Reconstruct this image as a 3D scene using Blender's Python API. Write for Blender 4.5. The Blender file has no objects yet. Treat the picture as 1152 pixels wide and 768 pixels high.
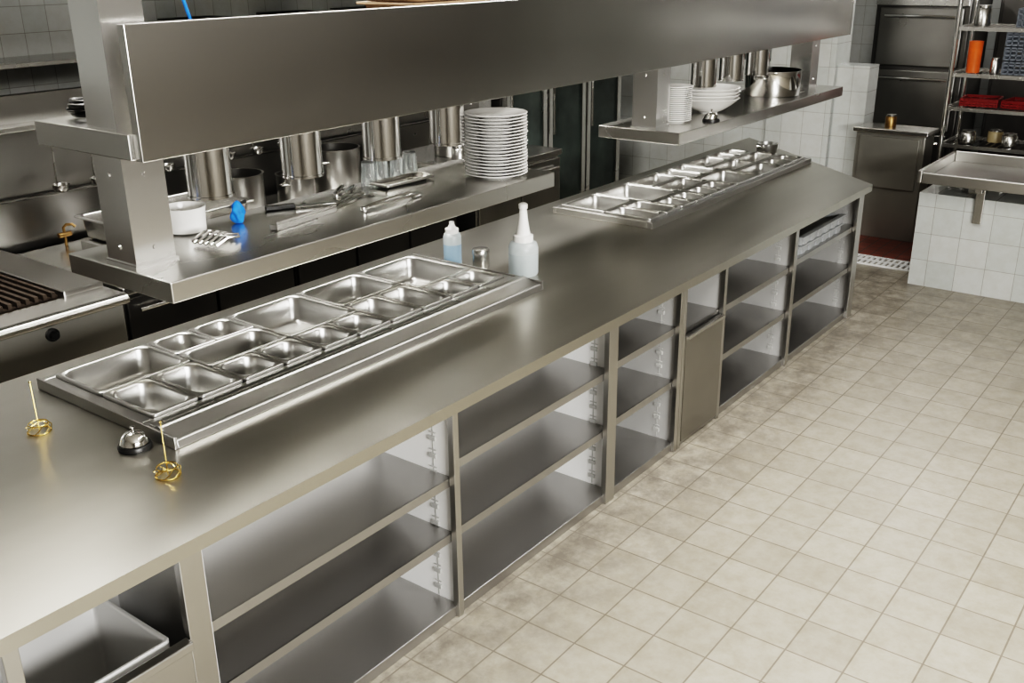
import bpy, bmesh, math, random
from mathutils import Vector, Matrix
random.seed(4)
scene=bpy.context.scene
COL=bpy.context.collection
# ------------------------------------------------------------------ materials
def newmat(name):
    m=bpy.data.materials.new(name); m.use_nodes=True
    return m,m.node_tree,m.node_tree.nodes['Principled BSDF']
def nd(nt,t,**kw):
    n=nt.nodes.new(t)
    for k,v in kw.items(): setattr(n,k,v)
    return n
def ramp(nt,src,stops):
    r=nd(nt,'ShaderNodeValToRGB'); nt.links.new(src,r.inputs[0])
    e=r.color_ramp.elements
    while len(e)<len(stops): e.new(0.5)
    for el,(p,c) in zip(e,stops):
        el.position=p; el.color=(c[0],c[1],c[2],1) if isinstance(c,(tuple,list)) else (c,c,c,1)
    return r
def mapped(nt,scale,coord='Object',rot=(0,0,0)):
    tc=nd(nt,'ShaderNodeTexCoord'); mp=nd(nt,'ShaderNodeMapping')
    mp.inputs['Scale'].default_value=scale; mp.inputs['Rotation'].default_value=rot
    nt.links.new(tc.outputs[coord],mp.inputs[0]); return mp
def noise(nt,vec,scale,detail=4,rough=.55):
    n=nd(nt,'ShaderNodeTexNoise'); n.inputs['Scale'].default_value=scale; n.inputs['Detail'].default_value=detail
    n.inputs['Roughness'].default_value=rough; nt.links.new(vec.outputs[0],n.inputs['Vector']); return n
def steel(name,c0,c1,r0,r1,stretch=(2,25,25),blotch=1.6,metal=1.0,fine=.12,warp=0,detail=2,blst=(1,1,1)):
    m,nt,b=newmat(name)
    mp=mapped(nt,stretch); n=noise(nt,mp,1.0,1)
    mp2=mapped(nt,blst); n2=noise(nt,mp2,blotch,detail,.5)
    mix=nd(nt,'ShaderNodeMath',operation='MULTIPLY_ADD'); nt.links.new(n.outputs[0],mix.inputs[0]); mix.inputs[1].default_value=fine
    sc=nd(nt,'ShaderNodeMath',operation='MULTIPLY'); nt.links.new(n2.outputs[0],sc.inputs[0]); sc.inputs[1].default_value=1-fine
    nt.links.new(sc.outputs[0],mix.inputs[2])
    cr=ramp(nt,mix.outputs[0],[(.15,c0),(.85,c1)]); col=cr.outputs[0]
    rr=ramp(nt,mix.outputs[0],[(.15,r0),(.85,r1)]); rough=rr.outputs[0]
    nt.links.new(col,b.inputs['Base Color']); nt.links.new(rough,b.inputs['Roughness'])
    b.inputs['Metallic'].default_value=metal
    if warp:
        mp3=mapped(nt,(1,1,1)); n3=noise(nt,mp3,2.2,1,.4)
        bw=nd(nt,'ShaderNodeBump'); bw.inputs['Strength'].default_value=warp; bw.inputs['Distance'].default_value=.03
        nt.links.new(n3.outputs[0],bw.inputs['Height']); nt.links.new(bw.outputs[0],b.inputs['Normal'])
    return m
def plain(name,c,rough=.5,metal=0,var=.12,scale=12,**kw):
    m,nt,b=newmat(name)
    mp=mapped(nt,(1,1,1)); n=noise(nt,mp,scale,4)
    lo=tuple(max(0,x*(1-var)) for x in c); hi=tuple(min(1,x*(1+var)) for x in c)
    cr=ramp(nt,n.outputs[0],[(.3,lo),(.7,hi)]); nt.links.new(cr.outputs[0],b.inputs['Base Color'])
    b.inputs['Roughness'].default_value=rough; b.inputs['Metallic'].default_value=metal
    for k,v in kw.items(): b.inputs[k.replace('_',' ')].default_value=v
    return m
def tiles(name,c1,c2,mortar,w,h,ms,axes,rough=.3,dirt=None,bump=.3,offset=0.0):
    m,nt,b=newmat(name)
    g=nd(nt,'ShaderNodeNewGeometry'); sp=nd(nt,'ShaderNodeSeparateXYZ'); cb=nd(nt,'ShaderNodeCombineXYZ')
    nt.links.new(g.outputs['Position'],sp.inputs[0])
    nt.links.new(sp.outputs['XYZ'.index(axes[0])],cb.inputs[0]); nt.links.new(sp.outputs['XYZ'.index(axes[1])],cb.inputs[1])
    br=nd(nt,'ShaderNodeTexBrick'); br.offset=offset; br.squash=1
    br.inputs['Scale'].default_value=1; br.inputs['Brick Width'].default_value=w; br.inputs['Row Height'].default_value=h
    br.inputs['Mortar Size'].default_value=ms; br.inputs['Mortar Smooth'].default_value=.3; br.inputs['Bias'].default_value=0
    br.inputs['Color1'].default_value=(*c1,1); br.inputs['Color2'].default_value=(*c2,1); br.inputs['Mortar'].default_value=(*mortar,1)
    nt.links.new(cb.outputs[0],br.inputs['Vector'])
    col=br.outputs['Color']
    n=nd(nt,'ShaderNodeTexNoise'); n.inputs['Scale'].default_value=12.0; n.inputs['Detail'].default_value=8; n.inputs['Roughness'].default_value=.7
    nt.links.new(g.outputs['Position'],n.inputs['Vector'])
    d=ramp(nt,n.outputs[0],[(.35,dirt or (.94,.93,.91)),(.6,(1,1,1))])
    mx=nd(nt,'ShaderNodeMix',data_type='RGBA',blend_type='MULTIPLY'); mx.inputs[0].default_value=1
    nt.links.new(col,mx.inputs[6]); nt.links.new(d.outputs[0],mx.inputs[7]); last=mx.outputs[2]
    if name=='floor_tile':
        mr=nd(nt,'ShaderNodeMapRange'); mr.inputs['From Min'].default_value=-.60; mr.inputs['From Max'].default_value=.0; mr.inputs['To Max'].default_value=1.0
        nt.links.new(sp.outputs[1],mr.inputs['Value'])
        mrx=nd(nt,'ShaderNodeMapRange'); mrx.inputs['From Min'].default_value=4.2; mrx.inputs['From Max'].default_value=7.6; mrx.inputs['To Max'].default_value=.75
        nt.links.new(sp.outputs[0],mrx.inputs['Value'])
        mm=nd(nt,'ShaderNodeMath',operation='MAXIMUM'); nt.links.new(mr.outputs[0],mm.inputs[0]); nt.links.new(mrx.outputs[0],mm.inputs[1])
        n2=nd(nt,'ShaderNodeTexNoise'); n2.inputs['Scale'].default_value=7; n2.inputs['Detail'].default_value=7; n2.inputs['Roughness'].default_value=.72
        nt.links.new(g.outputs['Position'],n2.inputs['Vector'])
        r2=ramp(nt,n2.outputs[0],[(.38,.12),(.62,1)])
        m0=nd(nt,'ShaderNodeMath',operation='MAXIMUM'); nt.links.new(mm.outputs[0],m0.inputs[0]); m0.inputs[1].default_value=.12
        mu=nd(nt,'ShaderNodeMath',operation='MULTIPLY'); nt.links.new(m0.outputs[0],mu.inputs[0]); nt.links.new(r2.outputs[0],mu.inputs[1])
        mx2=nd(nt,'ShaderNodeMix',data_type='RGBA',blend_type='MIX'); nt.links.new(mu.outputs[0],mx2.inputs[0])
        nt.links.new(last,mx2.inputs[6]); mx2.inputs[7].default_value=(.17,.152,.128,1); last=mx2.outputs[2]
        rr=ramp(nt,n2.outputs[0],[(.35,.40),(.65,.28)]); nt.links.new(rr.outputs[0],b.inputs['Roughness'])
    nt.links.new(last,b.inputs['Base Color'])
    if name!='floor_tile': b.inputs['Roughness'].default_value=rough
    bp=nd(nt,'ShaderNodeBump'); bp.inputs['Strength'].default_value=bump; bp.inputs['Distance'].default_value=.004; bp.invert=True
    nt.links.new(br.outputs['Fac'],bp.inputs['Height']); nt.links.new(bp.outputs[0],b.inputs['Normal'])
    return m
M={}
M['top']=steel('worktop_steel',(.47,.457,.42),(.58,.567,.53),.275,.305,(.9,11,11),1.3,1,.35,0,1)
M['st']=steel('brushed_steel',(.55,.543,.525),(.62,.613,.595),.255,.285,(1,12,12),1.6,1,.15,0,1)
M['stv']=steel('brushed_steel_panel',(.52,.508,.485),(.62,.608,.585),.225,.265,(1,12,12),1.2,1,.15,.12,1,(.7,1,2.0))
M['stl']=steel('light_cabinet_steel',(.80,.80,.80),(.86,.86,.86),.42,.50,(4,4,4),2.5,.0)
M['wall2']=steel('grey_cabinet_steel',(.54,.537,.53),(.62,.617,.61),.36,.44,(4,4,4),2.5,.4)
M['post']=steel('cabinet_frame_steel',(.48,.472,.455),(.56,.552,.535),.27,.33,(4,4,2),2.5)
M['shelf']=steel('cabinet_shelf_steel',(.40,.393,.385),(.48,.473,.465),.28,.34,(1,8,8),2,.95)
M['rail']=steel('well_rail_steel',(.37,.363,.35),(.45,.443,.43),.31,.37,(1,8,8),2,.97)
M['mid']=steel('mid_steel',(.31,.304,.29),(.41,.404,.39),.25,.34,(1,8,8),2.2,1,.2,.1)
M['soft']=steel('worn_grey_steel',(.30,.292,.268),(.39,.382,.352),.32,.40,(3,8,8),2.2,.6)
M['dark']=steel('dark_steel',(.13,.127,.12),(.19,.186,.18),.26,.36,(1,8,8),metal=.9)
M['mirror']=steel('bright_post_steel',(.78,.775,.765),(.85,.845,.835),.17,.21,(3,3,1),3,.93)
M['chrome']=steel('polished_steel',(.78,.775,.765),(.86,.855,.845),.08,.11,(8,8,2),4)
M['pan']=steel('pan_steel',(.54,.535,.52),(.60,.595,.58),.31,.34,(4,4,4),4)
M['clip']=plain('bracket_grey',(.50,.50,.49),.45,.2,.05)
M['china']=plain('white_china',(.80,.79,.77),.18,0,.03)
M['plastic']=plain('translucent_white_plastic',(.74,.79,.80),.3,0,.04,Transmission_Weight=.55)
M['liquid']=plain('pale_blue_liquid_plastic',(.42,.58,.72),.3,0,.06,Transmission_Weight=.45)
M['cloudy']=plain('cloudy_plastic',(.62,.68,.70),.3,0,.06,Transmission_Weight=.45)
M['gold']=plain('gold_wire',(.83,.62,.25),.2,1,.05)
M['iron']=plain('black_iron',(.07,.055,.044),.5,.4,.3,30)
M['black']=plain('black_enamel',(.018,.018,.018),.35,0,.3)
M['blue']=plain('blue_cloth',(.02,.20,.70),.7,0,.3,30)
M['orange']=plain('orange_plastic',(.75,.16,.03),.35)
M['red']=plain('red_plastic',(.24,.02,.02),.4)
M['yellow']=plain('cream_plastic',(.40,.33,.20),.4)
M['tan']=plain('brown_serving_tray',(.30,.20,.12),.5)
M['grey']=plain('grey_plastic',(.17,.19,.22),.5)
M['pgrey']=plain('pale_plastic_tray',(.34,.35,.36),.45)
M['brass']=plain('brass',(.34,.22,.10),.38,1)
M['glass']=plain('dark_green_tinted_glass',(.035,.046,.042),.10,0,.4,3)
M['tumbler']=plain('clear_tumbler_glass',(.85,.88,.88),.03,0,.02,Transmission_Weight=.9)
M['plaster']=plain('ceiling_plaster',(.48,.465,.435),.9)
M['frontwall']=plain('painted_plaster',(.30,.285,.26),.85)
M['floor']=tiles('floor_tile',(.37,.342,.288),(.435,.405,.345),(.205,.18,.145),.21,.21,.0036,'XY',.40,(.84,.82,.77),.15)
M['wxz']=tiles('wall_tile_xz',(.50,.52,.51),(.56,.57,.56),(.31,.30,.28),.15,.15,.002,'XZ',.15)
M['wyz']=tiles('wall_tile_yz',(.50,.52,.51),(.56,.57,.56),(.31,.30,.28),.20,.20,.002,'YZ',.12)
M['redtile']=tiles('red_quarry_tile',(.17,.055,.04),(.25,.085,.06),(.10,.08,.07),.10,.10,.006,'XY',.35)
# ------------------------------------------------------------------ mesh helpers
def box(bm,x0,y0,z0,x1,y1,z1,mat=None):
    vs=[bm.verts.new((x,y,z)) for z in (z0,z1) for x,y in ((x0,y0),(x1,y0),(x1,y1),(x0,y1))]
    for f in ((0,3,2,1),(4,5,6,7),(0,1,5,4),(1,2,6,5),(2,3,7,6),(3,0,4,7)):
        bm.faces.new([vs[i] for i in f])
    if mat is not None: bmesh.ops.transform(bm,matrix=mat,verts=vs)
def lathe(bm,prof,seg=32,c=(0,0),mat=None):
    rings=[];allv=[]
    for r,z in prof:
        if r<1e-6: v=bm.verts.new((c[0],c[1],z)); rings.append([v]); allv.append(v)
        else:
            R=[bm.verts.new((c[0]+r*math.cos(2*math.pi*i/seg),c[1]+r*math.sin(2*math.pi*i/seg),z)) for i in range(seg)]
            rings.append(R); allv+=R
    for a,b in zip(rings,rings[1:]):
        for i in range(seg):
            j=(i+1)%seg
            try:
                if len(a)==1 and len(b)==1: continue
                if len(a)==1: bm.faces.new((a[0],b[j],b[i]))
                elif len(b)==1: bm.faces.new((a[i],a[j],b[0]))
                else: bm.faces.new((a[i],a[j],b[j],b[i]))
            except ValueError: pass
    if mat is not None: bmesh.ops.transform(bm,matrix=mat,verts=allv)
def tube(bm,pts,r,seg=8,closed=False):
    pts=[Vector(p) for p in pts]; n=len(pts); rings=[]
    prev=None
    for i,p in enumerate(pts):
        if closed: t=pts[(i+1)%n]-pts[i-1]
        else: t=pts[min(i+1,n-1)]-pts[max(i-1,0)]
        t.normalize()
        if prev is None:
            a=Vector((0,0,1)) if abs(t.z)<.9 else Vector((1,0,0))
            u=t.cross(a).normalized()
        else:
            u=(prev-t*prev.dot(t)); u=u.normalized() if u.length>1e-6 else t.cross(Vector((0,1,0))).normalized()
        prev=u; w=t.cross(u)
        rings.append([bm.verts.new(p+r*(math.cos(2*math.pi*k/seg)*u+math.sin(2*math.pi*k/seg)*w)) for k in range(seg)])
    m=n if closed else n-1
    for i in range(m):
        a,b=rings[i],rings[(i+1)%n]
        for k in range(seg): bm.faces.new((a[k],a[(k+1)%seg],b[(k+1)%seg],b[k]))
    if not closed:
        bm.faces.new(rings[0][::-1]); bm.faces.new(rings[-1])
def rrect(w,d,r,n=7):
    out=[]
    for cx,cy,a0 in ((w/2-r,d/2-r,0),(-w/2+r,d/2-r,90),(-w/2+r,-d/2+r,180),(w/2-r,-d/2+r,270)):
        for i in range(n+1):
            a=math.radians(a0+90*i/n); out.append((cx+r*math.cos(a),cy+r*math.sin(a)))
    return out
def panmesh(bm,w,d,depth,fl=.014,lip=.010,R=.042):
    spec=[(0,-lip,.016),(0,-.001,.016),(.002,.001,.016),(fl*.6,.001,R*.7),(fl*.9,-.001,R),(fl+.002,-.008,R),(fl+.005,-depth*.5,R),(fl+.009,-depth*.86,R),(fl+.014,-depth*.97,R*.9),(fl+.022,-depth,R*.75)]
    loops=[]
    for ins,z,r in spec:
        ww,dd=w-2*ins,d-2*ins; r=min(r,ww/2-.002,dd/2-.002)
        loops.append([bm.verts.new((x,y,z)) for x,y in rrect(ww,dd,r)])
    for a,b in zip(loops,loops[1:]):
        n=len(a)
        for i in range(n): bm.faces.new((a[i],a[(i+1)%n],b[(i+1)%n],b[i]))
    bm.faces.new(loops[-1])
def meta(o,label,cat,group=None):
    if label: o['label']=label
    if cat: o['category']=cat
    if group: o['group']=group
def finish(name,bm,mat,off=(0,0,0),bevel=0,smooth=False,seg=2):
    bmesh.ops.recalc_face_normals(bm,faces=bm.faces)
    if off!=(0,0,0): bmesh.ops.translate(bm,vec=-Vector(off),verts=bm.verts)
    me=bpy.data.meshes.new(name); bm.to_mesh(me); bm.free()
    me.materials.append(M[mat] if isinstance(mat,str) else mat)
    if smooth:
        for p in me.polygons: p.use_smooth=True
        try: me.set_sharp_from_angle(angle=math.radians(50))
        except Exception: pass
    o=bpy.data.objects.new(name,me); COL.objects.link(o)
    if bevel:
        md=o.modifiers.new('bevel','BEVEL'); md.width=bevel; md.segments=seg; md.limit_method='ANGLE'
    return o
def thing(name,label,cat,loc=(0,0,0),rot=0,group=None):
    o=bpy.data.objects.new(name,None); o.empty_display_size=.05; COL.objects.link(o)
    o.location=loc; o.rotation_euler=(0,0,rot); meta(o,label,cat,group); return o
def part(parent,name,bm,mat,world=False,bevel=0,smooth=False,label=None,seg=2):
    off=(0,0,0)
    if world:
        p=parent
        off=Vector(p.location)
        while p.parent: p=p.parent; off=off+Vector(p.location)
        off=tuple(off)
    o=finish(name,bm,mat,off,bevel,smooth,seg); o.parent=parent
    if label: o['label']=label
    return o
def solo(name,label,cat,bm,mat,loc=(0,0,0),rot=(0,0,0),bevel=0,smooth=False,group=None):
    o=finish(name,bm,mat,(0,0,0),bevel,smooth); o.location=loc; o.rotation_euler=rot; meta(o,label,cat,group); return o
def dup(o,loc=None,rot=None,label=None,parent=None):
    c=o.copy(); COL.objects.link(c)
    if parent is not None: c.parent=parent
    if loc is not None: c.location=loc
    if rot is not None: c.rotation_euler=rot if isinstance(rot,(tuple,list)) else (0,0,rot)
    if label: c['label']=label
    for ch in list(o.children): dup(ch,parent=c)
    return c
def B(): return bmesh.new()
def structure(name,bm,mat,label=None):
    o=finish(name,bm,mat); o['kind']='structure'
    o['label']=label or name.replace('_',' '); return o
# ------------------------------------------------------------------ camera
cam=bpy.data.cameras.new('camera'); co=bpy.data.objects.new('camera',cam); COL.objects.link(co); scene.camera=co
pitch,yaw,roll=math.radians(21.01),math.radians(37.37),math.radians(-.64)
F=Vector((math.cos(pitch)*math.cos(yaw),math.cos(pitch)*math.sin(yaw),-math.sin(pitch)))
R=Vector((math.sin(yaw),-math.cos(yaw),0)); U=R.cross(F)
R2=math.cos(roll)*R+math.sin(roll)*U; U2=-math.sin(roll)*R+math.cos(roll)*U
mw=Matrix((R2,U2,-F)).transposed().to_4x4(); mw.translation=Vector((0,-2.074,2.335)); co.matrix_world=mw
cam.sensor_width=36; cam.lens=1124.6/1152*36; cam.clip_start=.05
# ------------------------------------------------------------------ room
X0,X1,Y0,Y1,ZC=-3.0,11.5,-5.2,3.9,3.3
b=B(); box(b,X0,Y0,-.1,X1,Y1,0); structure('floor',b,'floor','cream square ceramic floor tiles with grimy grout')
b=B(); box(b,X0,Y1,0,X1,Y1+.1,ZC); structure('wall_back',b,'wxz','white glazed tile wall')
b=B(); box(b,X1,Y0,0,X1+.1,Y1,ZC); structure('wall_end',b,'wyz','white glazed tile wall')
b=B(); box(b,X0-.1,Y0,0,X0,Y1,ZC); structure('wall_left',b,'frontwall')
b=B(); box(b,X0,Y0-.1,0,X1,Y0,ZC); structure('wall_front',b,'frontwall')
b=B(); box(b,X0,Y0,ZC,X1,Y1,ZC+.1); structure('ceiling',b,'plaster')
b=B(); box(b,9.0,.86,0,9.25,Y1,1.42); structure('wall_partition',b,'wyz','half height white tiled partition wall')
b=B(); box(b,8.95,1.15,0,9.3,1.75,ZC); structure('wall_column',b,'wyz','white tiled column')
b=B(); box(b,7.55,-3.2,0,8.7,-.08,.70); structure('wall_low_plinth',b,'wyz','low white tiled plinth')
b=B(); box(b,8.12,-.05,.001,11.4,.86,.006); structure('trim_1',b,'redtile','red quarry tiles by drain')
g=thing('floor_drain_grate','pale metal slotted floor drain grate','drain',(7.98,.25,0))
b=B(); 
for i in range(12): box(b,7.87,-.02+.045*i,.002,8.10,.0+.045*i,.014)
for x in (7.86,7.985,8.09): box(b,x,-.03,.0,x+.012,.53,.013)
part(g,'slotted_cover',b,'stl',True)
# ------------------------------------------------------------------ worktop
cu=bpy.data.curves.new('worktop','CURVE'); cu.dimensions='2D'; cu.fill_mode='BOTH'; cu.extrude=.0225; cu.bevel_depth=.0
def spl(pts):
    s=cu.splines.new('POLY'); s.points.add(len(pts)-1)
    for p,(x,y) in zip(s.points,pts): p.co=(x,y,0,1)
    s.use_cyclic_u=True
spl([(-.5,0),(6.69,0),(7.95,1.46),(-.5,1.46)])
spl([(1.635,.645),(3.545,.645),(3.545,1.275),(1.635,1.275)])
spl([(4.85,.625),(7.135,.625),(7.135,1.275),(4.85,1.275)])
tmp=bpy.data.objects.new('tmp',cu); COL.objects.link(tmp)
me=bpy.data.meshes.new_from_object(tmp.evaluated_get(bpy.context.evaluated_depsgraph_get()))
bpy.data.objects.remove(tmp)
for p in me.polygons: p.use_smooth=False
w=bpy.data.objects.new('worktop',me); COL.objects.link(w); w.location=(0,0,.8775); me.materials.clear(); me.materials.append(M['top'])
meta(w,'long brushed stainless steel worktop with smears and scratches','worktop')
# ------------------------------------------------------------------ cabinets
CY0,CY1=.03,.49
def cabinet(x0,x1,shelves,postw,label,lp=.0,door=False,drawer=False,inner='stl'):
    name='drawer_cabinet' if drawer else ('door_cabinet' if door else 'open_shelf_cabinet')
    r=thing(name,label,'cabinet',((x0+x1)/2,.3,0))
    e=.002
    b=B(); box(b,x0+e,CY0+.01,.0,x0+.014,CY1,.852); part(r,'side_panel',b,inner,True)
    b=B(); box(b,x1-.014,CY0+.01,.0,x1-e,CY1,.852); part(r,'side_panel',b,inner,True)
    b=B(); box(b,x0+.014,CY1-.012,.0,x1-.014,CY1,.852); part(r,'back_panel',b,inner,True)
    b=B(); box(b,x0+.014,CY0,.0,x1-.014,CY1-.012,.045); part(r,'base',b,'shelf',True,bevel=.003)
    b=B(); box(b,x1-postw,CY0-.015,.0,x1-e,CY0+.012,.854); part(r,'front_post',b,'post',True,bevel=.002)
    if lp:
        b=B(); box(b,x0+e,CY0-.015,.0,x0+lp,CY0+.012,.854); part(r,'front_post',b,'post',True,bevel=.002)
    for z in shelves:
        b=B(); box(b,x0+.016,CY0+.018,z-.006,x1-.016,CY1-.014,z)
        box(b,x0+.016,CY0+.014,z-.034,x1-.016,CY0+.020,z)
        part(r,'shelf',b,'shelf',True)
    if not door and not drawer:
        for xs,d in ((x0+.014,1),(x1-.014,-1)):
            for yy in (.13,.41):
                b=B(); box(b,xs,yy-.003,.05,xs+d*.0015,yy+.003,.84)
                for k in range(11):
                    z=.08+.070*k
                    box(b,xs+d*.0003,yy-.016,z,xs+d*.007,yy+.016,z+.018); box(b,xs+d*.0003,yy-.016,z+.030,xs+d*.004,yy+.016,z+.034)
                part(r,'shelf_bracket_strip',b,'clip',True)
    return r
cabinet(-.5,.36,[.4],.06,'steel cabinet with open shelf under worktop')
cb=cabinet(.36,1.34,[],.075,'steel cabinet bay with drawer front and open top',.05,drawer=True,inner='wall2')
b=B(); box(b,.785,.012,.02,.825,.04,.854); part(cb,'front_post',b,'post',True,bevel=.002)
d=B(); box(d,.835,.008,.06,1.262,.028,.585); box(d,.835,-.006,.572,1.262,.030,.60)
dr=part(cb,'drawer',d,'post',True,bevel=.004)
h=B(); tube(h,[(.95,.006,.50),(.95,-.02,.50),(1.15,-.02,.50),(1.15,.006,.50)],.007); part(dr,'handle',h,'chrome',True,smooth=True)
tb=thing('storage_tub','deep boxy grey steel tub inside open cabinet bay','tub',(1.045,.25,.0455))
b=B(); panmesh(b,.38,.38,.30,.012,.03,.014); bmesh.ops.translate(b,vec=(0,0,.550),verts=b.verts); 
part(tb,'basin',b,'wall2',smooth=True)
b=B(); box(b,-.15,-.15,0,.15,.15,.249)
part(tb,'support_frame',b,'dark')
cabinet(1.34,2.42,[.585,.355],.032,'open steel cabinet bay with two shelves')
cabinet(2.42,3.50,[.64,.36],.075,'open steel cabinet bay with two shelves and bracket slots')
cabinet(3.50,4.10,[.66,.38],.035,'narrow open steel cabinet bay with shelves',inner='wall2')
dc=cabinet(4.10,4.57,[.62],.03,'steel cabinet with closed lower door and open top',.03,door=True,inner='wall2')
b=B(); box(b,4.135,.012,.03,4.535,.036,.60); do=part(dc,'door',b,'mid',True,bevel=.004)
b=B(); box(b,4.135,.002,.585,4.535,.012,.60); part(do,'handle',b,'st',True)
cabinet(4.57,5.50,[.62,.34],.045,'open steel cabinet bay with two shelves',inner='wall2')
cabinet(5.50,6.60,[.64,.36],.09,'open steel end cabinet bay holding plastic trays',inner='wall2')
rb=thing('rear_refrigerated_base','steel base unit along the cooking side of worktop','cabinet',(3.6,1.0,0))
b=B(); box(b,-.5,.60,.0,7.0,1.42,.78); part(rb,'body',b,'dark',True)
for k in range(8):
    b=B(); x=-.45+.92*k; box(b,x,1.42,.08,x+.86,1.44,.76); part(rb,'door',b,'st',True,bevel=.004)
tr=thing('plastic_tray','grey ribbed plastic tray on cabinet shelf','tray',(6.02,.26,.641),group='ribbed plastic trays in end cabinet')
b=B(); box(b,-.35,-.18,0,.35,.18,.012)
for s in (-1,1): box(b,-.35,s*.18-.006,0,.35,s*.18+.006,.05); box(b,s*.35-.006,-.18,0,s*.35+.006,.18,.05)
for k in range(6): box(b,-.32+.115*k,-.194,.0,-.27+.115*k,-.18,.05)
box(b,-.36,-.202,.044,.36,-.17,.052)
part(tr,'body',b,'pgrey')
dup(tr,(6.03,.255,.698)); 
# ------------------------------------------------------------------ prep wells
def well(x0,x1,y0,y1,label,rail=True):
    r=thing('cold_prep_well',label,'prep well',((x0+x1)/2,(y0+y1)/2,.9))
    b=B(); z0,z1=.9005,.938
    box(b,x0-.03,y0-.025,z0,x1+.03,y0+.012,z1); box(b,x0-.03,y1-.012,z0,x1+.03,y1+.02,z1)
    box(b,x0-.03,y0+.012,z0,x0+.012,y1-.012,z1); box(b,x1-.012,y0+.012,z0,x1+.03,y1-.012,z1)
    part(r,'frame',b,'rail',True,bevel=.004)
    b=B(); box(b,x0+.006,y0+.006,.829,x1-.006,y1-.006,.8385); part(r,'liner',b,'st',True)
    if rail:
        ya=y0-.175
        b=B()
        prof=[(ya-.002,.9005),(ya+.003,.926),(ya+.008,.930),(ya+.014,.931),(ya+.020,.928),(y0-.088,.944),(y0-.082,.951),(y0-.066,.951),(y0-.060,.944),(y0-.040,.944),(y0-.027,.944),(y0-.027,.9005)]
        A=[b.verts.new((x0-.03,y,z)) for y,z in prof]; Bv=[b.verts.new((x1+.03,y,z)) for y,z in prof]
        n=len(prof)
        for i in range(n): b.faces.new((A[i],A[(i+1)%n],Bv[(i+1)%n],Bv[i]))
        b.faces.new(A[::-1]); b.faces.new(Bv)
        part(r,'front_rail',b,'rail',True,bevel=.002)
        for xa in (x0-.042,x1+.031):
            b=B(); box(b,xa,ya-.002,.9005,xa+.011,y1+.02,.943); part(r,'end_panel',b,'rail',True,bevel=.002)
        n=9; L=(x1-x0)/n
        for k in range(n):
            b=B(); box(b,x0+L*k+.008,y0-.058,.9445,x0+L*(k+1)-.008,y0-.034,.949); part(r,'rail_cover',b,'rail',True,bevel=.0015)
    return r
well(1.635,3.545,.655,1.275,'raised stainless cold well with front rail holding pans')
well(4.855,7.13,.635,1.275,'raised stainless cold well by the angled worktop end',False)
pans={}
def pan(cx,cy,w,d,grp,depth):
    key=(round(w,3),round(d,3))
    if key not in pans:
        b=B(); panmesh(b,w-.005,d-.005,depth,.016); o=finish('food_pan',b,'pan',smooth=True); pans[key]=o
    else:
        o=pans[key].copy(); COL.objects.link(o)
    o.location=(cx,cy,.949); a=w*d
    lab='large empty stainless food pan set in prep well' if a>.1 else ('medium empty stainless food pan set in prep well' if a>.05 else 'small empty stainless food pan set in prep well')
    meta(o,lab,'food pan',grp)
def column(x,y0,y1,lay,W,grp):
    Dt=y1-y0; y=y1
    for frac,n in lay:
        d=Dt*frac
        for k in range(n): pan(x+W*(k+.5)/n,y-d/2,W/n,d,grp,.11)
        y-=d
h2,t3,q=1/2,1/3,2/3
G='empty food pans in the railed prep well'
for i,l in enumerate([[(h2,1),(h2,2)],[(t3,2),(t3,1),(t3,2)],[(q,1),(t3,2)],[(h2,1),(h2,2)],[(q,1),(t3,2)]]):
    column(1.642+.379*i,.662,1.268,l,.379,G)
G='empty food pans in the well at the angled end'
for i,l in enumerate([[(h2,1),(h2,2)],[(q,1),(t3,2)],[(t3,1),(t3,1),(t3,2)],[(h2,2),(h2,1)],[(t3,1),(t3,1),(t3,1)],[(t3,2),(t3,1),(t3,2)]]):
    column(4.858+.378*i,.642,1.268,l,.378,G)
# ------------------------------------------------------------------ overhead gantry
ga=thing('overhead_pass_gantry','hanging stainless pass gantry with tall front panel and shelves','pass shelf',(1.82,.87,1.33))
b=B(); box(b,1.725,.70,1.765,7.82,1.24,1.845); part(ga,'upper_shelf',b,'st',True,bevel=.003)
b=B(); box(b,1.74,.662,1.762,7.86,.698,2.165); part(ga,'front_panel',b,'stv',True,bevel=.002)
b=B(); box(b,1.72,.575,1.33,3.81,1.16,1.40); part(ga,'lower_shelf',b,'st',True,bevel=.004)
b=B(); box(b,5.09,.61,1.33,7.67,1.15,1.40); part(ga,'lower_shelf',b,'st',True,bevel=.004)
for (x0,x1,y0,y1) in ((1.745,1.895,.79,.95),(3.70,3.79,.93,1.03),(5.14,5.29,.79,.95),(7.44,7.59,.79,.95)):
    b=B(); box(b,x0,y0,1.40,x1,y1,1.765); box(b,x0,y0,1.845,x1,y1,ZC-.002)
    box(b,x0-.006,y0-.006,1.40,x1+.006,y1+.006,1.412)
    for z in (1.46,1.70):
        lathe(b,[(.0,.004),(.006,.004),(.008,0)],10,mat=Matrix.Translation((x0-.0,(y0+y1)/2,z))@Matrix.Rotation(-math.pi/2,4,'Y'))
        lathe(b,[(.0,.004),(.006,.004),(.008,0)],10,mat=Matrix.Translation(((x0+x1)/2,y0,z))@Matrix.Rotation(math.pi/2,4,'X'))
    part(ga,'post',b,'mirror',True)
hl=thing('heat_lamp','polished steel cylinder heat lamp hanging under shelf','heat lamp',(2.10,.84,1.764),group='heat lamps under the pass gantry')
b=B(); lathe(b,[(.02,0),(.045,-.002),(.07,-.004),(.078,-.01),(.078,-.182),(.081,-.184),(.081,-.192),(.075,-.192),(.075,-.06),(.03,-.02)],40); part(hl,'shade',b,'chrome',smooth=True)
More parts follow.
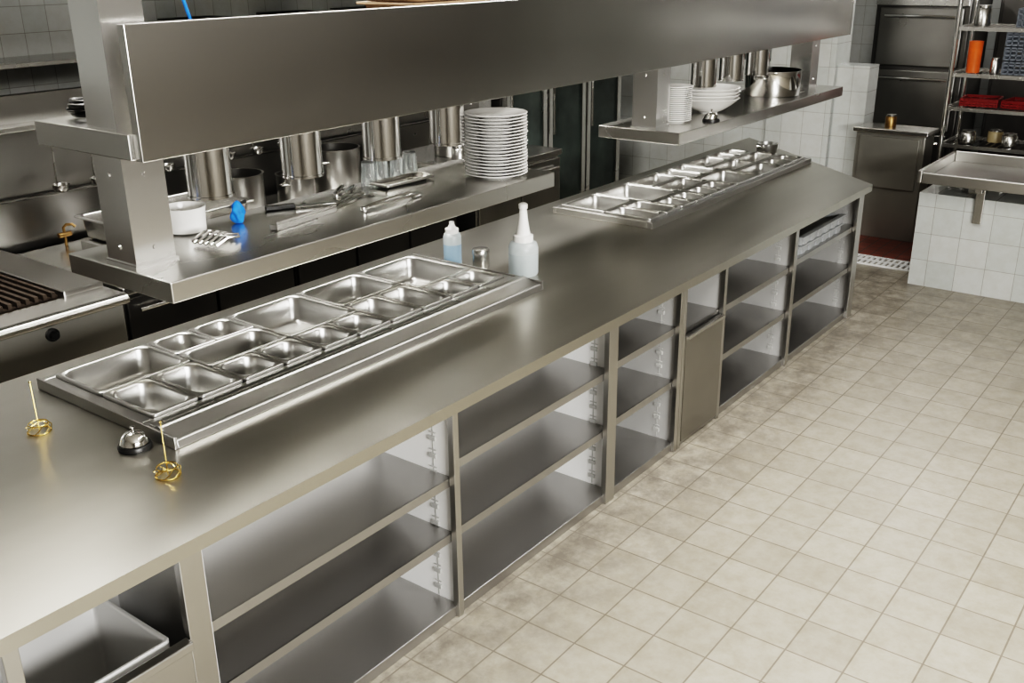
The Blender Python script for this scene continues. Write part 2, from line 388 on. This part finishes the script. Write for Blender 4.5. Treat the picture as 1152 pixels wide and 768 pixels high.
b=B(); lathe(b,[(0,-.155),(.03,-.15),(.048,-.13),(.045,-.10),(.02,-.07),(.018,-.03)],24); part(hl,'bulb',b,'china',smooth=True)
for x in (2.52,2.95,3.36,5.81,6.20,6.60): dup(hl,(x,.84,1.764))
# ------------------------------------------------------------------ plates, bowls
def plate_profile(r):
    return [(0,.004),(r*.55,.004),(r*.66,.008),(r*.97,.018),(r,.020),(r*.985,.022),(r*.66,.0125),(r*.55,.009),(0,.008)]
b=B(); lathe(b,plate_profile(.145),48); lathe(b,[(.07,.005),(.072,0),(.076,0),(.08,.006)],48)
pl=solo('dinner_plate','round white china dinner plate in a tall stack','plate',b,'china',(3.585,.745,1.401),smooth=True,group='stack of white dinner plates')
for k in range(1,20): dup(pl,(3.585+random.uniform(-.003,.003),.745+random.uniform(-.003,.003),1.401+.0140*k))
b=B(); lathe(b,plate_profile(.098),40); lathe(b,[(.05,.005),(.052,0),(.056,0),(.06,.006)],40)
sp=solo('side_plate','small white china plate in a stack beside post','plate',b,'china',(5.42,.82,1.401),smooth=True,group='stack of small white plates')
for k in range(1,18): dup(sp,(5.42,.82,1.401+.0115*k))
b=B(); lathe(b,[(0,.006),(.05,.006),(.09,.018),(.14,.05),(.190,.092),(.193,.094),(.190,.096),(.135,.057),(.085,.026),(.05,.012),(0,.010)],40); lathe(b,[(.05,.006),(.052,0),(.058,0),(.06,.008)],40)
bo=solo('serving_bowl','wide white china bowl in a stack','bowl',b,'china',(5.90,.84,1.401),smooth=True,group='stack of white bowls')
for k in range(1,4): dup(bo,(5.90+random.uniform(-.006,.006),.84+random.uniform(-.006,.006),1.401+.0215*k))
s2=dup(bo,(2.55,2.18,.902),label='small white china bowl on cooking line ledge'); s2.scale=(.45,.45,.5); del s2['group']
pt=thing('cooking_pot','wide polished steel cooking pot with side handles','pot',(6.95,.87,1.401))
b=B(); lathe(b,[(0,0),(.190,0),(.195,.005),(.195,.165),(.203,.168),(.203,.173),(.191,.173),(.19,.01),(0,.008)],40); part(pt,'body',b,'chrome',smooth=True)
for s in (0,math.pi):
    b=B(); tube(b,[((.195+.03*math.sin(t))*math.cos(s+a),(.195+.03*math.sin(t))*math.sin(s+a),.13) for t,a in [(i*math.pi/8,-.3+.6*i/8) for i in range(9)]],.005); part(pt,'handle',b,'chrome',smooth=True)
jg=thing('enamel_jug','small white enamel jug with handle on shelf','jug',(2.14,1.07,1.401))
b=B(); lathe(b,[(0,0),(.062,0),(.072,.006),(.074,.07),(.078,.095),(.074,.095),(.068,.07),(.066,.01),(0,.008)],32); part(jg,'body',b,'china',smooth=True)
b=B(); tube(b,[(-.072,0,.08),(-.10,0,.082),(-.110,0,.055),(-.10,0,.03),(-.071,0,.025)],.006); part(jg,'handle',b,'china',smooth=True)
b=B()
bmesh.ops.create_icosphere(b,subdivisions=4,radius=.030)
for v in b.verts:
    t=(v.co.z+.030)/.060
    v.co.x*=1.0-.35*t; v.co.y*=1.0-.5*t
    v.co.z=v.co.z*1.5+.042
    k=1+.28*math.sin(v.co.x*170+v.co.z*90)*math.cos(v.co.y*140+1); v.co.x*=k; v.co.y*=k
    if v.co.z<0: v.co.z=0
solo('cleaning_cloth','crumpled bright blue cleaning cloth on steel shelf','cloth',b,'blue',(2.33,1.01,1.401),smooth=True)
cl=thing('tong_bundle','bundle of short steel tongs lying on shelf','tongs',(2.10,.84,1.403),.2)
for k in range(5):
    b=B(); y=-.05+.025*k; tube(b,[(-.06,y,.008),(0,y,.022),(.06,y,.012),(.065,y+.008,.02),(0,y+.008,.034),(-.06,y+.006,.012)],.005,6); part(cl,'tong_arm',b,'chrome',smooth=True)
ra=thing('steel_rail_holder','long low steel ticket rail lying on shelf','rail',(2.50,.83,1.401),.12)
b=B(); box(b,-.17,-.02,0,.17,.02,.022); box(b,-.17,-.02,.022,.17,-.014,.034); part(ra,'rail_body',b,'st',bevel=.003)
def tongs(loc,rot,L,label):
    t=thing('serving_tongs',label,'tongs',loc,rot)
    for s in (-1,1):
        b=B(); pts=[(-L/2,s*.004,.012),(-L/4,s*.018,.014),(L/4,s*.026,.012),(L/2,s*.022,.008)]
        tube(b,pts,.006,6); 
        box(b,L/2-.05,s*.022-.014,.003,L/2+.01,s*.022+.014,.007)
        part(t,'arm',b,'chrome',smooth=True)
    b=B(); lathe(b,[(0,.002),(.012,.002),(.014,.008),(.012,.02),(0,.022)],12,(-L/2,0)); part(t,'hinge',b,'st',smooth=True)
tongs((2.82,.90,1.401),.35,.32,'long steel serving tongs lying open on shelf')
tongs((2.90,.76,1.401),.1,.34,'long steel serving tongs lying straight on shelf')
tongs((2.92,1.06,1.401),.6,.24,'steel serving tongs lying at an angle on shelf')
kt=thing('steel_tray','narrow shallow steel tray on shelf','tray',(3.22,.99,1.401),-.05)
b=B(); panmesh(b,.30,.12,.02,.006); bmesh.ops.translate(b,vec=(0,0,.021),verts=b.verts); part(kt,'body',b,'st',smooth=True)
kn=thing('kitchen_knife','chef knife with black handle lying on shelf','knife',(2.62,1.02,1.401),-.5)
b=B(); vs=[b.verts.new(p) for p in ((0,-.02,.006),(.16,-.016,.006),(.2,.0,.006),(0,.018,.006),(0,-.02,.009),(.16,-.016,.008),(.2,.0,.008),(0,.018,.009))]
for f in ((0,3,2,1),(4,5,6,7),(0,1,5,4),(1,2,6,5),(2,3,7,6),(3,0,4,7)): b.faces.new([vs[i] for i in f])
part(kn,'blade',b,'chrome')
b=B(); box(b,-.12,-.012,0,.0,.014,.02); part(kn,'handle',b,'black',bevel=.005)
for i,(x,y) in enumerate(((3.12,1.10),(3.21,1.11),(3.30,1.10),(3.40,1.11))):
    if i==0:
        tu=thing('glass_tumbler','clear glass tumbler upside down on shelf','glass',(x,y,1.401),group='upturned tumblers on the pass shelf')
        b=B(); lathe(b,[(.036,0),(.030,.10),(.0,.103),(.0,.096),(.027,.094),(.033,0),(.036,0)],24); part(tu,'body',b,'tumbler',smooth=True)
    else: dup(tu,(x,y,1.401))
# ------------------------------------------------------------------ counter-top smalls
def bell(loc,label):
    r=thing('service_bell',label,'service bell',loc)
    b=B(); lathe(b,[(0,0),(.052,0),(.053,.008),(.048,.016),(0,.017)],32); part(r,'base',b,'black',smooth=True)
    b=B(); lathe(b,[(.044,.018),(.042,.026),(.036,.042),(.024,.052),(.008,.056),(0,.057)],32); part(r,'dome',b,'chrome',smooth=True)
    b=B(); lathe(b,[(.004,.056),(.004,.066),(.008,.068),(.008,.072),(0,.074)],16); part(r,'button',b,'chrome',smooth=True)
bell((1.53,.600,.9005),'chrome service bell with black base on worktop')
bell((5.58,.66,1.4005),'chrome service bell with black base on pass shelf')
def holder(loc,rot):
    r=thing('ticket_holder','gold wire ticket holder with tall thin spike','ticket holder',loc,rot,group='gold ticket holders')
    b=B()
    tube(b,[(.036*math.cos(a),.036*math.sin(a),.003) for a in [2*math.pi*i/28 for i in range(28)]],.0024,6,True)
    tube(b,[(.030*math.cos(a),.030*math.sin(a),.030) for a in [2*math.pi*i/28 for i in range(28)]],.0024,6,True)
    for k in range(7):
        a=2*math.pi*k/7; a2=a+.9
        tube(b,[(.036*math.cos(a),.036*math.sin(a),.003),(.040*math.cos((a+a2)/2),.040*math.sin((a+a2)/2),.018),(.030*math.cos(a2),.030*math.sin(a2),.030)],.0018,5)
    tube(b,[(-.03,0,.03),(0,0,.034),(.03,0,.03)],.002,5)
    part(r,'wire_base',b,'gold',smooth=True)
    b=B(); tube(b,[(0,0,.002),(0,0,.175)],.0018,6); lathe(b,[(0,.171),(.005,.176),(0,.181)],8); part(r,'spike',b,'gold',smooth=True)
holder((1.41,.955,.9005),.2); holder((1.48,.355,.9005),1.1)
bt=thing('squeeze_bottle','small translucent blue squeeze bottle with short capped nozzle','squeeze bottle',(3.65,1.08,.9005))
b=B(); lathe(b,[(0,0),(.040,0),(.045,.006),(.045,.11)],32); part(bt,'lower_body',b,'liquid',smooth=True)
b=B(); lathe(b,[(.045,.11),(.045,.148),(.040,.162),(.030,.168)],32); part(bt,'upper_body',b,'plastic',smooth=True)
b=B(); lathe(b,[(.034,.166),(.034,.188),(.020,.194),(.013,.210),(.012,.222),(0,.223)],24); part(bt,'nozzle_cap',b,'china',smooth=True)
b2=thing('dispenser_bottle','large translucent white bottle with long tapered spout','bottle',(3.73,.70,.9005))
b=B(); lathe(b,[(0,0),(.066,0),(.072,.008),(.072,.11)],32); part(b2,'lower_body',b,'cloudy',smooth=True)
b=B(); lathe(b,[(.072,.11),(.072,.135),(.064,.158),(.045,.168)],32); part(b2,'upper_body',b,'plastic',smooth=True)
b=B(); lathe(b,[(.048,.166),(.048,.196),(.034,.200),(.024,.26),(.017,.32),(.022,.325),(.022,.345),(.012,.352),(0,.353)],32); part(b2,'spout',b,'china',smooth=True)
sh=thing('steel_shaker','small steel spice shaker with domed lid','shaker',(3.70,.94,.9005))
b=B(); lathe(b,[(0,0),(.040,0),(.042,.004),(.042,.072)],28); part(sh,'body',b,'st',smooth=True)
b=B(); lathe(b,[(.044,.070),(.044,.088),(.040,.095),(0,.099)],28); part(sh,'lid',b,'st',smooth=True)
sc=thing('sauce_pot','small steel sauce pot beside the prep well','pot',(7.30,1.02,.9005))
b=B(); lathe(b,[(0,0),(.07,0),(.075,.01),(.08,.085),(.084,.087),(.076,.087),(.070,.012),(0,.01)],28); part(sc,'body',b,'pan',smooth=True)
b=B(); tube(b,[(-.08,0,.075),(-.12,0,.08),(-.12,.03,.08)],.006); part(sc,'handle',b,'chrome',smooth=True)
# ------------------------------------------------------------------ cooking line
gr=thing('chargrill','stainless chargrill with black bars and control knobs','grill',(1.5,2.5,0))
b=B(); box(b,.4,2.06,.0,2.42,3.15,.86); part(gr,'body',b,'soft',True,bevel=.005)
b=B(); 
pr=[(2.01,.855),(1.995,.865),(1.99,.885),(2.005,.90),(2.03,.905),(2.2,.905),(2.2,.86)]
A=[b.verts.new((.4,y,z)) for y,z in pr]; Bv=[b.verts.new((2.42,y,z)) for y,z in pr]; n=len(pr)
for i in range(n): b.faces.new((A[i],A[(i+1)%n],Bv[(i+1)%n],Bv[i]))
b.faces.new(A[::-1]); b.faces.new(Bv); part(gr,'front_lip',b,'st',True,bevel=.004)
b=B(); box(b,2.22,2.2,.86,2.42,3.15,.93); box(b,.4,2.95,.86,2.22,3.15,.98); part(gr,'surround',b,'mid',True,bevel=.006)
b=B()
for k in range(44): box(b,.42+.041*k,2.24,.90,.42+.041*k+.018,2.93,.925)
for y in (2.26,2.58,2.90): box(b,.4,y,.88,2.22,y+.02,.902)
part(gr,'grill_bars',b,'iron',True)
for x in (1.2,1.63,2.06):
    b=B(); lathe(b,[(0,.04),(.016,.04),(.02,.016),(.030,.014),(.030,0),(0,0)],20,mat=Matrix.Translation((x,2.06,.80))@Matrix.Rotation(math.pi/2,4,'X')); part(gr,'knob',b,'black',True,smooth=True)
gs=thing('grill_scraper','grill scraper with wooden handle resting on grill bars','scraper',(1.98,2.55,.926),.5)
b=B(); tube(b,[(0,0,.010),(.16,0,.012)],.010,8); part(gs,'handle',b,'tan',smooth=True)
b=B(); tube(b,[(-.14,0,.008),(0,0,.010)],.005,6); box(b,-.20,-.035,.0,-.13,.035,.006); part(gs,'blade',b,'st')
def unit(name,label,cat,x0,x1,y0,y1,z,doors,mat='dark',topmat='st'):
    r=thing(name,label,cat,((x0+x1)/2,(y0+y1)/2,0))
    b=B(); box(b,x0,y0+.03,.08,x1,y1,z-.04); part(r,'body',b,mat,True,bevel=.004)
    b=B(); box(b,x0-.005,y0,z-.04,x1+.005,y1,z); part(r,'top',b,topmat,True,bevel=.005)
    L=(x1-x0)/doors
    for k in range(doors):
        b=B(); box(b,x0+L*k+.01,y0+.008,.12,x0+L*(k+1)-.01,y0+.03,z-.06); d=part(r,'door',b,mat,True,bevel=.004)
        b=B(); tube(b,[(x0+L*k+.06,y0-.02,z-.12),(x0+L*(k+1)-.06,y0-.02,z-.12)],.009,8); part(d,'handle',b,'st',True)
    for x in (x0+.05,x1-.05):
        for y in (y0+.08,y1-.06):
            b=B(); lathe(b,[(0,0),(.02,0),(.02,.08),(0,.08)],12,(x,y)); part(r,'leg',b,'st',True)
    return r
unit('steel_oven_range','dark steel oven range with towel bar handles','oven',2.46,3.5,2.1,3.1,.90,2)
unit('steel_work_cabinet','dark steel work cabinet in the cooking line','cabinet',3.52,4.9,2.1,3.1,.90,3)
unit('steel_counter_cabinet','stainless counter cabinet near glass fridge','cabinet',5.0,5.95,2.0,2.9,1.05,2,'st')
bs=thing('steel_splashback','brushed steel splashback behind cooking line','splashback',(2.6,3.3,.9))
b=B(); box(b,0.2,3.22,.0,6.2,3.28,1.69); part(bs,'panel',b,'mid',True)
b=B(); box(b,0.2,3.10,1.52,6.2,3.22,1.55); part(bs,'ledge',b,'st',True,bevel=.004)
b=B(); tube(b,[(.3,3.19,1.16),(6.0,3.19,1.16)],.010,8)
part(bs,'pipework',b,'dark',True,smooth=True)
def fry(x,y,label):
    r=thing('deep_fryer',label,'fryer',(x,y,.901))
    b=B(); panmesh(b,.34,.5,.12,.02); bmesh.ops.translate(b,vec=(0,0,.20),verts=b.verts); part(r,'basin',b,'st',smooth=True)
    b=B(); box(b,-.16,-.24,.0,.16,.24,.075); part(r,'housing',b,'st',bevel=.01)
    b=B(); tube(b,[(0,-.25,.19),(0,-.38,.24)],.01); part(r,'handle',b,'black')
fry(2.85,2.6,'steel tabletop fryer with black handle'); fry(3.3,2.6,'steel tabletop fryer with black handle')
def fpan(loc,rot,s=1,label='black iron frying pan on range'):
    r=thing('frying_pan',label,'frying pan',loc,rot)
    b=B(); lathe(b,[(0,0),(.11*s,0),(.14*s,.045),(.143*s,.045),(.115*s,.004),(0,.005)],32); part(r,'body',b,'iron',smooth=True)
    b=B(); tube(b,[(.135*s,0,.035),(.25*s,0,.06),(.34*s,0,.065)],.009,8); part(r,'handle',b,'iron',smooth=True)
fpan((3.8,2.4,.901),-.3); fpan((4.65,2.4,.901),2.9,.8)
def stock(x,y,z,r,h,label):
    t=thing('stock_pot',label,'pot',(x,y,z),.3)
    b=B(); lathe(b,[(0,0),(r*.97,0),(r,.006),(r,h),(r+.006,h+.003),(r-.006,h+.003),(r-.004,.012),(0,.01)],36); part(t,'body',b,'mid',smooth=True)
    for s in (0,math.pi):
        b=B(); tube(b,[((r+.035*math.sin(u))*math.cos(s+a),(r+.035*math.sin(u))*math.sin(s+a),h*.75) for u,a in [(i*math.pi/8,-.25+.5*i/8) for i in range(9)]],.005); part(t,'handle',b,'st',smooth=True)
stock(3.75,2.85,.901,.15,.24,'tall steel stock pot on work cabinet')
stock(4.15,2.80,.901,.12,.18,'medium steel stock pot on work cabinet')
stock(4.55,2.85,.901,.16,.28,'tall steel stock pot on work cabinet')
stock(5.35,2.5,1.051,.14,.16,'steel pot on counter cabinet')
def ladle(x,k):
    t=thing('hanging_ladle','long steel ladle hanging from splashback ledge','ladle',(x,3.085,1.52),group='ladles hanging from splashback ledge')
    b=B(); tube(b,[(0,.02,-.005),(0,-.015,.0),(0,-.02,-.03),(0,0,-.30)],.005,6); part(t,'handle',b,'st',smooth=True)
    b=B(); lathe(b,[(.045,0),(.043,-.02),(.03,-.04),(0,-.048),(0,-.044),(.028,-.036),(.040,-.018),(.042,0)],20,mat=Matrix.Translation((0,-.04,-.29))); part(t,'cup',b,'st',smooth=True)
for k in range(9): ladle(2.75+.22*k,k)
def jar(x,y,z,r,h,mat,label,name='storage_jar'):
    t=thing(name,label,'container',(x,y,z))
    b=B(); lathe(b,[(0,0),(r,0),(r*1.02,.006),(r,h*.8),(r*.85,h*.88)],24); part(t,'body',b,mat,smooth=True)
    b=B(); lathe(b,[(r*.88,h*.86),(r*.9,h),(0,h)],24); part(t,'lid',b,'st',smooth=True)
for i in range(7): jar(4.0+.22*i,3.16,1.551,.045,random.uniform(.10,.17),random.choice(['china','glass','st']),'small storage jar on steel ledge')
for i,x in enumerate((5.10,5.22,5.62,5.8)): jar(x,2.25+.1*(i%2),1.051,.05,.12+.04*(i%3),('st','china','glass','st')[i],'storage jar on steel counter cabinet')
ws=thing('wall_shelf','long steel wall shelf on tiled wall','wall shelf',(4.2,3.7,1.7))
b=B(); box(b,2.2,3.45,1.80,6.6,3.895,1.825); part(ws,'board',b,'st',True,bevel=.003)
for x in (2.6,3.9,5.2,6.4):
    b=B(); box(b,x,3.50,1.62,x+.03,3.895,1.80); part(ws,'bracket',b,'dark',True)
for i,x in enumerate((4.2,5.0,5.7)):
    t=thing('storage_crate','dark plastic storage crate on wall shelf','crate',(x,3.66,1.826),group='crates on the wall shelf')
    b=B(); panmesh(b,.42,.32,.16,.012); bmesh.ops.translate(b,vec=(0,0,.165),verts=b.verts); part(t,'body',b,'black' if i%2 else 'dark')
tp=thing('wall_tap','small brass swivel tap behind range','tap',(2.72,3.04,.901))
b=B(); tube(b,[(0,0,0),(0,0,.10),(.012,-.012,.115),(.035,-.03,.115),(.045,-.04,.10)],.008,10); part(tp,'spout',b,'brass',smooth=True)
b=B(); tube(b,[(-.035,0,.06),(.035,0,.06)],.014,10); part(tp,'valve',b,'brass',smooth=True)
hd=thing('extract_canopy','steel extract canopy over cooking line','extractor hood',(1.0,2.9,2.3))
b=B(); box(b,-1.0,2.3,2.35,9.0,3.88,2.9); part(hd,'canopy',b,'soft',True,bevel=.01)
fr=thing('glass_door_fridge','tall fridge with dark glass doors and steel frames','fridge',(7.4,3.3,0))
b=B(); box(b,6.5,2.98,.0,8.3,3.8,2.05); part(fr,'body',b,'dark',True,bevel=.01)
for k in range(3):
    x=6.5+.6*k; b=B(); box(b,x+.01,2.93,.12,x+.07,2.975,2.0); box(b,x+.53,2.93,.12,x+.59,2.975,2.0); box(b,x+.07,2.93,.12,x+.53,2.975,.2); box(b,x+.07,2.93,1.92,x+.53,2.975,2.0)
    d=part(fr,'door',b,'st',True,bevel=.003)
    b=B(); box(b,x+.07,2.95,.2,x+.53,2.96,1.92); part(d,'glass_pane',b,'glass',True)
    b=B(); tube(b,[(x+.05,2.90,.9),(x+.05,2.90,1.4)],.01); part(d,'handle',b,'chrome',True)
# ------------------------------------------------------------------ end zone
bn=thing('steel_bin_cabinet','brownish grey stainless bin cabinet with hinged lid','bin',(8.85,.5,0))
b=B(); box(b,8.72,.24,.0,8.98,.82,.91) ; part(bn,'body',b,'soft',True,bevel=.01)
b=B(); box(b,8.68,.215,.91,8.99,.84,.95); part(bn,'lid',b,'st',True,bevel=.008)
b=B(); box(b,8.69,.28,.45,8.72,.78,.88); part(bn,'door',b,'soft',True,bevel=.004)
jar(8.85,.58,.951,.045,.10,'brass','small amber cup on bin cabinet','amber_cup')
f2=thing('steel_upright_oven','tall stainless upright oven with shiny doors','oven',(10.4,.8,0))
b=B(); box(b,10.04,.35,.0,10.8,1.2,1.95); part(f2,'body',b,'dark',True,bevel=.01)
for z0,z1,mt in ((.15,.72,'dark'),(.76,1.30,'mid'),(1.34,1.86,'mid')):
    b=B(); box(b,10.0,.40,z0,10.035,1.15,z1); d=part(f2,'door',b,mt,True,bevel=.008)
    b=B(); tube(b,[(9.96,.46,z1-.07),(9.96,1.09,z1-.07)],.014); part(d,'handle',b,'chrome',True)
b=B(); box(b,10.0,.36,1.88,10.038,1.19,1.94); part(f2,'control_panel',b,'st',True,bevel=.004)
f3=thing('steel_storage_cupboard','tall dark steel cupboard against tiled wall','cupboard',(11.1,-.6,0))
b=B(); box(b,10.9,-2.2,0,11.45,.30,2.0); part(f3,'body',b,'dark',True,bevel=.01)
for k in range(4):
    b=B(); box(b,10.875,-2.17+.62*k,.1,10.898,-1.59+.62*k,1.92); d=part(f3,'door',b,'dark',True,bevel=.006)
sk=thing('steel_drain_table','stainless drain table with raised rim on tiled plinth','drain table',(7.8,-1.0,.8))
b=B(); y0,y1=-2.8,-.12
box(b,7.42,y0,.81,8.25,y1,.822); box(b,7.39,y0,.80,7.42,y1,.875); box(b,8.25,y0,.80,8.28,y1,.90); box(b,7.39,y1,.80,8.28,y1+.03,.89); box(b,7.39,y0-.03,.80,8.28,y0,.89)
part(sk,'tray',b,'post',True,bevel=.006)
for y in (-.4,-1.4,-2.5):
    for x in (7.7,8.15): 
        b=B(); box(b,x-.02,y-.02,.702,x+.02,y+.02,.81); part(sk,'leg',b,'st',True)
for y in (-.5,-1.6):
    bk=thing('wall_bracket','steel angle bracket fixed to tiled plinth','bracket',(7.53,y,.55))
    b=B(); box(b,7.515,y-.03,.53,7.549,y+.03,.798); box(b,7.43,y-.025,.765,7.515,y+.025,.798); part(bk,'angle_plate',b,'st',True,bevel=.003)
rk=thing('wire_shelf_rack','tall chrome wire shelf rack holding crates','shelf rack',(9.1,-.6,0))
for x in (8.85,9.35):
    for y in (.15,-1.5):
        b=B(); lathe(b,[(0,0),(.018,0),(.018,2.4),(0,2.4)],12,(x,y)); part(rk,'post',b,'chrome',True,smooth=True)
for z in (.5,.85,1.15,1.42,1.78):
    b=B()
    for x in (8.85,9.35): box(b,x-.008,-1.5,z-.03,x+.008,.15,z)
    for k in range(33): y=-1.48+.05*k; box(b,8.85,y,z-.006,9.35,y+.006,z)
    for y in (-1.5,.15): box(b,8.85,y-.008,z-.03,9.35,y+.008,z)
    part(rk,'shelf',b,'st',True)
t=thing('orange_container','tall orange plastic container on rack shelf','container',(8.95,.01,1.421))
b=B(); lathe(b,[(0,0),(.05,0),(.055,.24),(.058,.245),(.052,.245),(.047,.01),(0,.008)],28); part(t,'body',b,'orange',smooth=True)
def crate(loc,rot,mat,label,w=.4,d=.4,h=.1,grp=None,tilt=0):
    r=thing('dish_crate',label,'crate',loc,rot,group=grp); r.rotation_euler[1]=tilt
    b=B(); 
    for s in (-1,1):
        for z in (0,h*.33,h*.66,h-.012): box(b,-w/2,s*d/2-.006,z,w/2,s*d/2+.006,z+.012); box(b,s*w/2-.006,-d/2,z,s*w/2+.006,d/2,z+.012)
    n=9
    for k in range(n+1):
        t_=-w/2+w*k/n; u=-d/2+d*k/n
        for s in (-1,1): box(b,t_-.004,s*d/2-.005,0,t_+.004,s*d/2+.005,h); box(b,s*w/2-.006,u-.004,0,s*w/2+.006,u+.004,h)
        box(b,t_-.004,-d/2,0,t_+.004,d/2,.006); box(b,-w/2,u-.004,0,w/2,u+.004,.006)
    part(r,'basket',b,mat)
for k in range(3): crate((9.1,-.42,1.422+.11*k),0,'grey','grey blue plastic dish basket stacked on rack',grp='grey blue dish baskets on rack')
crate((9.1,-.44,1.782),0,'grey','grey blue plastic crate on top rack shelf',.34,.34,.14)
for k,(y,w_,r_) in enumerate(((-.06,.3,.08),(-.40,.3,-.1),(-.74,.3,.1))): crate((9.1,y,1.152),r_,'red','thin red plastic tray crate on rack shelf',w_,.28,.06,'red crates on rack')
for i,(x,y,mt,lb) in enumerate(((9.0,-.02,'st','small steel container on rack shelf'),(9.15,-.2,'yellow','cream plastic container on rack shelf'),(9.0,-.34,'st','steel container on lower rack shelf'))):
    jar(x,y,.851,.06,.10,mt,lb,'storage_container')
jar(8.97,-.15,1.421,.035,.12,'st','steel canister beside orange container on rack','steel_canister')
jar(9.0,.0,1.781,.06,.16,'st','steel canister on top rack shelf','steel_canister')
# ------------------------------------------------------------------ upper shelf clutter
b=B(); panmesh(b,.5,.34,.03,.014,.008); 
ts=solo('serving_tray','brown serving tray stacked on upper shelf','tray',b,'tan',(3.40,.98,1.878),smooth=True,group='serving trays on the upper shelf')
for k in range(1,12): dup(ts,(3.40+random.uniform(-.01,.01),.98,1.878+.032*k))
cb2=thing('power_cable','blue power cable looping over upper shelf','cable',(2.1,1.0,1.846))
b=B(); tube(b,[(-.25,0,.005),(-.15,0,.25),(-.05,.02,.40),(.05,.03,.42),(.12,.04,.38),(.18,.05,.2),(.22,.06,.005)],.006,8); part(cb2,'cord',b,'blue',smooth=True)
cc=thing('coiled_hose','coiled black cable resting on upper shelf end','cable coil',(1.86,1.10,1.846))
b=B(); tube(b,[((.07+.012*math.sin(i*.7))*math.cos(i*.4),(.07+.012*math.cos(i*.9))*math.sin(i*.4),.012+.0007*i) for i in range(80)],.007,6); part(cc,'coil',b,'black',smooth=True)
# ------------------------------------------------------------------ lights
def area(name,loc,tgt,sx,sy,power,color=(1,1,1)):
    l=bpy.data.lights.new(name,'AREA'); l.shape='RECTANGLE'; l.size=sx; l.size_y=sy; l.energy=power; l.color=color
    o=bpy.data.objects.new(name,l); COL.objects.link(o); o.location=loc
    o.rotation_euler=(Vector(tgt)-Vector(loc)).to_track_quat('-Z','Y').to_euler(); return o
area('window_light',(1.2,-4.95,2.2),(3.2,.1,.5),3.6,.8,345,(1,.99,.965))
area('ceiling_light_aisle',(3.8,-1.3,3.2),(3.6,-.9,0),3.6,.3,80,(1,.98,.94))
area('ceiling_light_line',(4.0,1.85,3.2),(4.0,2.2,0),5.2,.2,125,(1,.97,.92))
area('ceiling_light_end',(9.6,.2,3.2),(9.4,.4,0),1.2,.8,18,(1,.98,.95))
wd=bpy.data.worlds.new('world'); scene.world=wd; wd.use_nodes=True
wd.node_tree.nodes['Background'].inputs[0].default_value=(.8,.85,1,1); wd.node_tree.nodes['Background'].inputs[1].default_value=.15
scene.view_settings.view_transform='Filmic'; scene.view_settings.look='Very High Contrast'
scene.view_settings.exposure=.40
